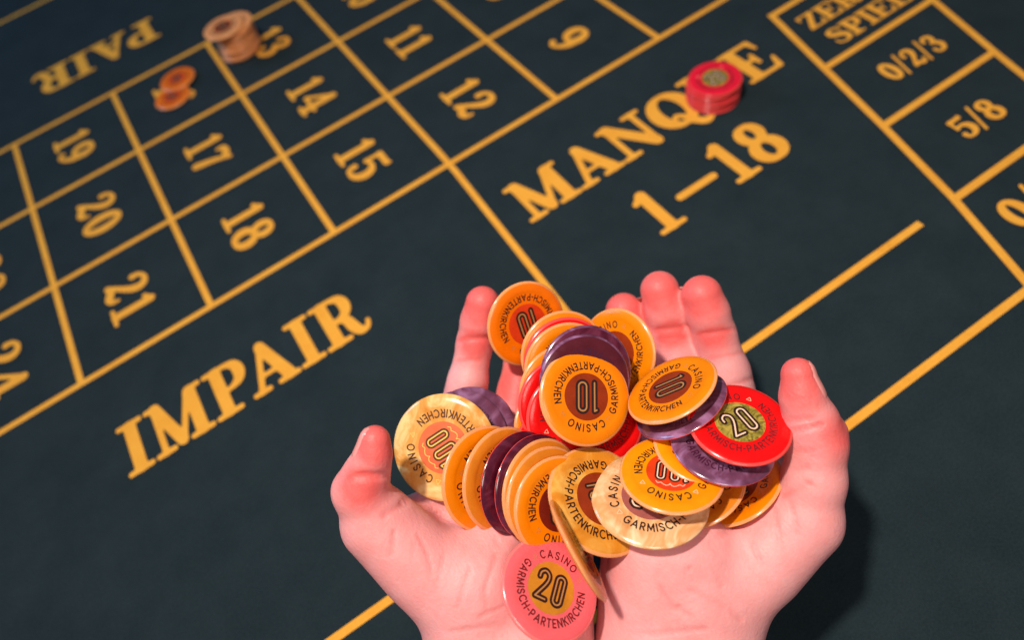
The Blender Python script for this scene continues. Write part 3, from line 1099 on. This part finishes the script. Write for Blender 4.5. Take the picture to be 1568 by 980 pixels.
LEFT = dict(
    palm=[((718, 1000, 262, 56), (706, 730, 305, 42)), ((745, 1000, 262, 70), (768, 722, 311, 42)),
          ((795, 1000, 262, 70), (826, 735, 311, 40)), ((838, 1000, 262, 56), (864, 770, 306, 34)),
          ((708, 922, 262, 66), (580, 802, 258, 49)),          # thenar
          ((852, 985, 262, 44), (862, 830, 280, 40)),          # heel below the little finger
          ((600, 815, 268, 36), (690, 775, 296, 36)),          # web
          ((735, 885, 262, 62), (762, 812, 278, 57)),          # middle of the palm
          ((735, 1000, 262, 58), (715, 1330, 232, 92)), ((818, 1000, 262, 64), (800, 1330, 232, 92))],
    fingers=[
        [(706, 726, 305, 38), (711, 610, 318, 31.5), (716, 585, 318, 30.5), (727, 525, 317, 27.5), (734, 492, 314, 28.5), (739, 464, 311, 27)],
        [(768, 722, 311, 38), (794, 600, 322, 32), (802, 545, 323, 29), (806, 490, 320, 26)],
        [(826, 735, 311, 36), (858, 620, 322, 30), (866, 520, 320, 25)],
        [(866, 770, 306, 32), (884, 670, 318, 27), (876, 590, 318, 22)],
        [(640, 865, 260, 56), (578, 800, 256, 50), (552, 752, 252, 42), (563, 722, 250, 34), (572, 697, 248, 27), (574, 675, 247, 24.5)]],
    creases=[((690, 522, 309), (756, 516, 309), 0.7, 1.1), ((676, 606, 310), (742, 598, 310), 0.6, 1.2),
             ((700, 552, 309), (735, 550, 309), 0.25, 0.9),
             ((548, 729, 240), (604, 728, 245), 1.7, 1.3), ((535, 735, 241), (560, 728, 240), 0.6, 1.0),
             ((588, 790, 246), (622, 768, 254), 0.7, 1.3)],
    lines=[([(618, 772, 260), (660, 780, 272), (710, 805, 272), (760, 830, 268), (800, 880, 262), (815, 960, 250)], 1.2, 1.0),
           ([(612, 790, 255), (604, 815, 250), (600, 850, 248)], 0.7, 0.75),
           ([(680, 850, 250), (668, 900, 248)], 0.5, 0.7), ([(720, 870, 250), (700, 930, 246)], 0.5, 0.7),
           ([(640, 820, 250), (655, 850, 247), (662, 880, 246)], 0.5, 0.6), ([(760, 850, 252), (742, 905, 247), (745, 940, 246)], 0.5, 0.7),
           ([(800, 905, 250), (770, 930, 246), (735, 945, 245)], 0.45, 0.6),
           ([(690, 968, 240), (760, 958, 240), (850, 962, 242)], 0.7, 0.75)],
    wrinkles=[],
    flush=[((739, 460, 303), 16), ((727, 525, 309), 9), ((806, 500, 312), 18), ((573, 676, 240), 13), ((550, 745, 243), 10), ((800, 590, 314), 16)])
RIGHTH = dict(
    palm=[((982, 1000, 260, 56), (972, 770, 306, 34)), ((1022, 1000, 260, 68), (1022, 720, 312, 40)),
          ((1070, 1000, 260, 72), (1085, 705, 312, 42)), ((1095, 1000, 260, 54), (1148, 705, 304, 44)),
          ((1094, 926, 262, 65), (1226, 798, 256, 50)),
          ((972, 985, 262, 44), (970, 830, 282, 40)),
          ((1205, 790, 270, 38), (1165, 745, 294, 38)),
          ((996, 910, 260, 60), (1002, 845, 259, 60)),
          ((1062, 910, 259, 62), (1058, 848, 259, 60)),
          ((1004, 1000, 260, 64), (1030, 1330, 232, 92)), ((1075, 1000, 260, 58), (1105, 1330, 232, 92))],
    fingers=[
        [(1148, 702, 304, 40), (1117, 595, 315, 35.5), (1112, 570, 315, 35), (1093.5, 512, 313, 32.2), (1083.5, 480, 310, 32.8), (1074.5, 452, 308, 31.5)],
        [(1085, 705, 312, 38), (1043, 590, 324, 34.5), (1036, 550, 323, 32.5), (1026, 508, 322, 30.5), (1018, 476, 319, 31.5), (1010, 444, 317, 30)],
        [(1022, 720, 312, 38), (1000, 620, 324, 32), (974, 540, 328, 29), (955, 476, 326, 28.5)],
        [(968, 770, 306, 32), (950, 670, 320, 27), (945, 610, 326, 23)],
        [(1170, 862, 260, 58), (1232, 795, 256, 53), (1246, 735, 252, 46), (1250, 680, 250, 44), (1241, 645, 249, 40), (1228, 609, 247, 32), (1222, 573, 246, 26)],
        [(1250, 690, 252, 42), (1274, 659, 250, 22)]],
    creases=[((1058, 514, 304), (1126, 504, 304), 0.65, 0.9), ((1082, 550, 306), (1138, 540, 306), 0.3, 0.9), ((1090, 600, 306), (1152, 580, 306), 0.6, 1.2),
             ((994, 506, 313), (1058, 500, 313), 0.65, 1.0), ((1008, 520, 313), (1052, 516, 313), 0.3, 0.8),
             ((1196, 646, 243), (1246, 641, 239), 1.0, 0.9), ((1194, 664, 244), (1258, 650, 239), 1.1, 1.0), ((1192, 693, 246), (1244, 690, 239), 1.1, 1.0), ((1190, 724, 247), (1236, 716, 241), 0.8, 1.0),
             ((1200, 760, 250), (1240, 740, 245), 0.4, 1.1)],
    lines=[([(1175, 775, 262), (1130, 800, 265), (1090, 830, 266), (1058, 870, 262), (1040, 930, 250)], 0.9, 0.9),
           ([(1185, 780, 250), (1192, 820, 246), (1200, 850, 246)], 0.7, 0.75), ([(1210, 770, 248), (1222, 815, 244)], 0.4, 0.7),
           ([(1060, 905, 250), (1110, 930, 246), (1135, 950, 244)], 0.7, 0.75),
           ([(1090, 870, 250), (1105, 900, 246), (1100, 935, 246)], 0.5, 0.6), ([(1010, 900, 245), (1030, 930, 243), (1060, 945, 243)], 0.5, 0.7),
           ([(1150, 830, 250), (1165, 862, 245)], 0.5, 0.6), ([(1235, 740, 243), (1262, 748, 243)], 0.5, 0.7), ([(1240, 700, 241), (1275, 694, 243)], 0.5, 0.7),
           ([(930, 968, 240), (1000, 972, 240), (1080, 964, 240)], 0.7, 0.75)],
    wrinkles=[],
    flush=[((1073, 452, 300), 17), ((1092, 512, 306), 9), ((1010, 444, 308), 16), ((1026, 508, 313), 9), ((955, 476, 318), 16), ((1223, 576, 240), 14), ((1270, 665, 245), 10)])

build_hand('bare left hand cupped palm up, its thumb raised at the left of the heap', LEFT,
           [((571, 680, 247), (562, 725, 250), (-1.0, 0.25, 0.1), 10.5, 12.0),
            ((738, 470, 311), (727, 525, 317), (0, 0.1, -1), 8.0, 11.0),
            ((806, 495, 320), (802, 545, 323), (0, 0.1, -1), 8.0, 11.0)])
build_hand('bare right hand cupped palm up, its thumb raised at the right of the heap', RIGHTH,
           [((1227, 585, 246.5), (1240, 645, 249), (1.0, 0.25, 0.38), 12.5, 14.0),
            ((1075, 458, 309), (1092, 512, 314), (0, 0.1, -1), 8.5, 11.5),
            ((1012, 450, 312), (1026, 508, 317), (0, 0.1, -1), 8.2, 11.5),
            ((957, 482, 326), (974, 540, 328), (0, 0.1, -1), 8.0, 11.0)])
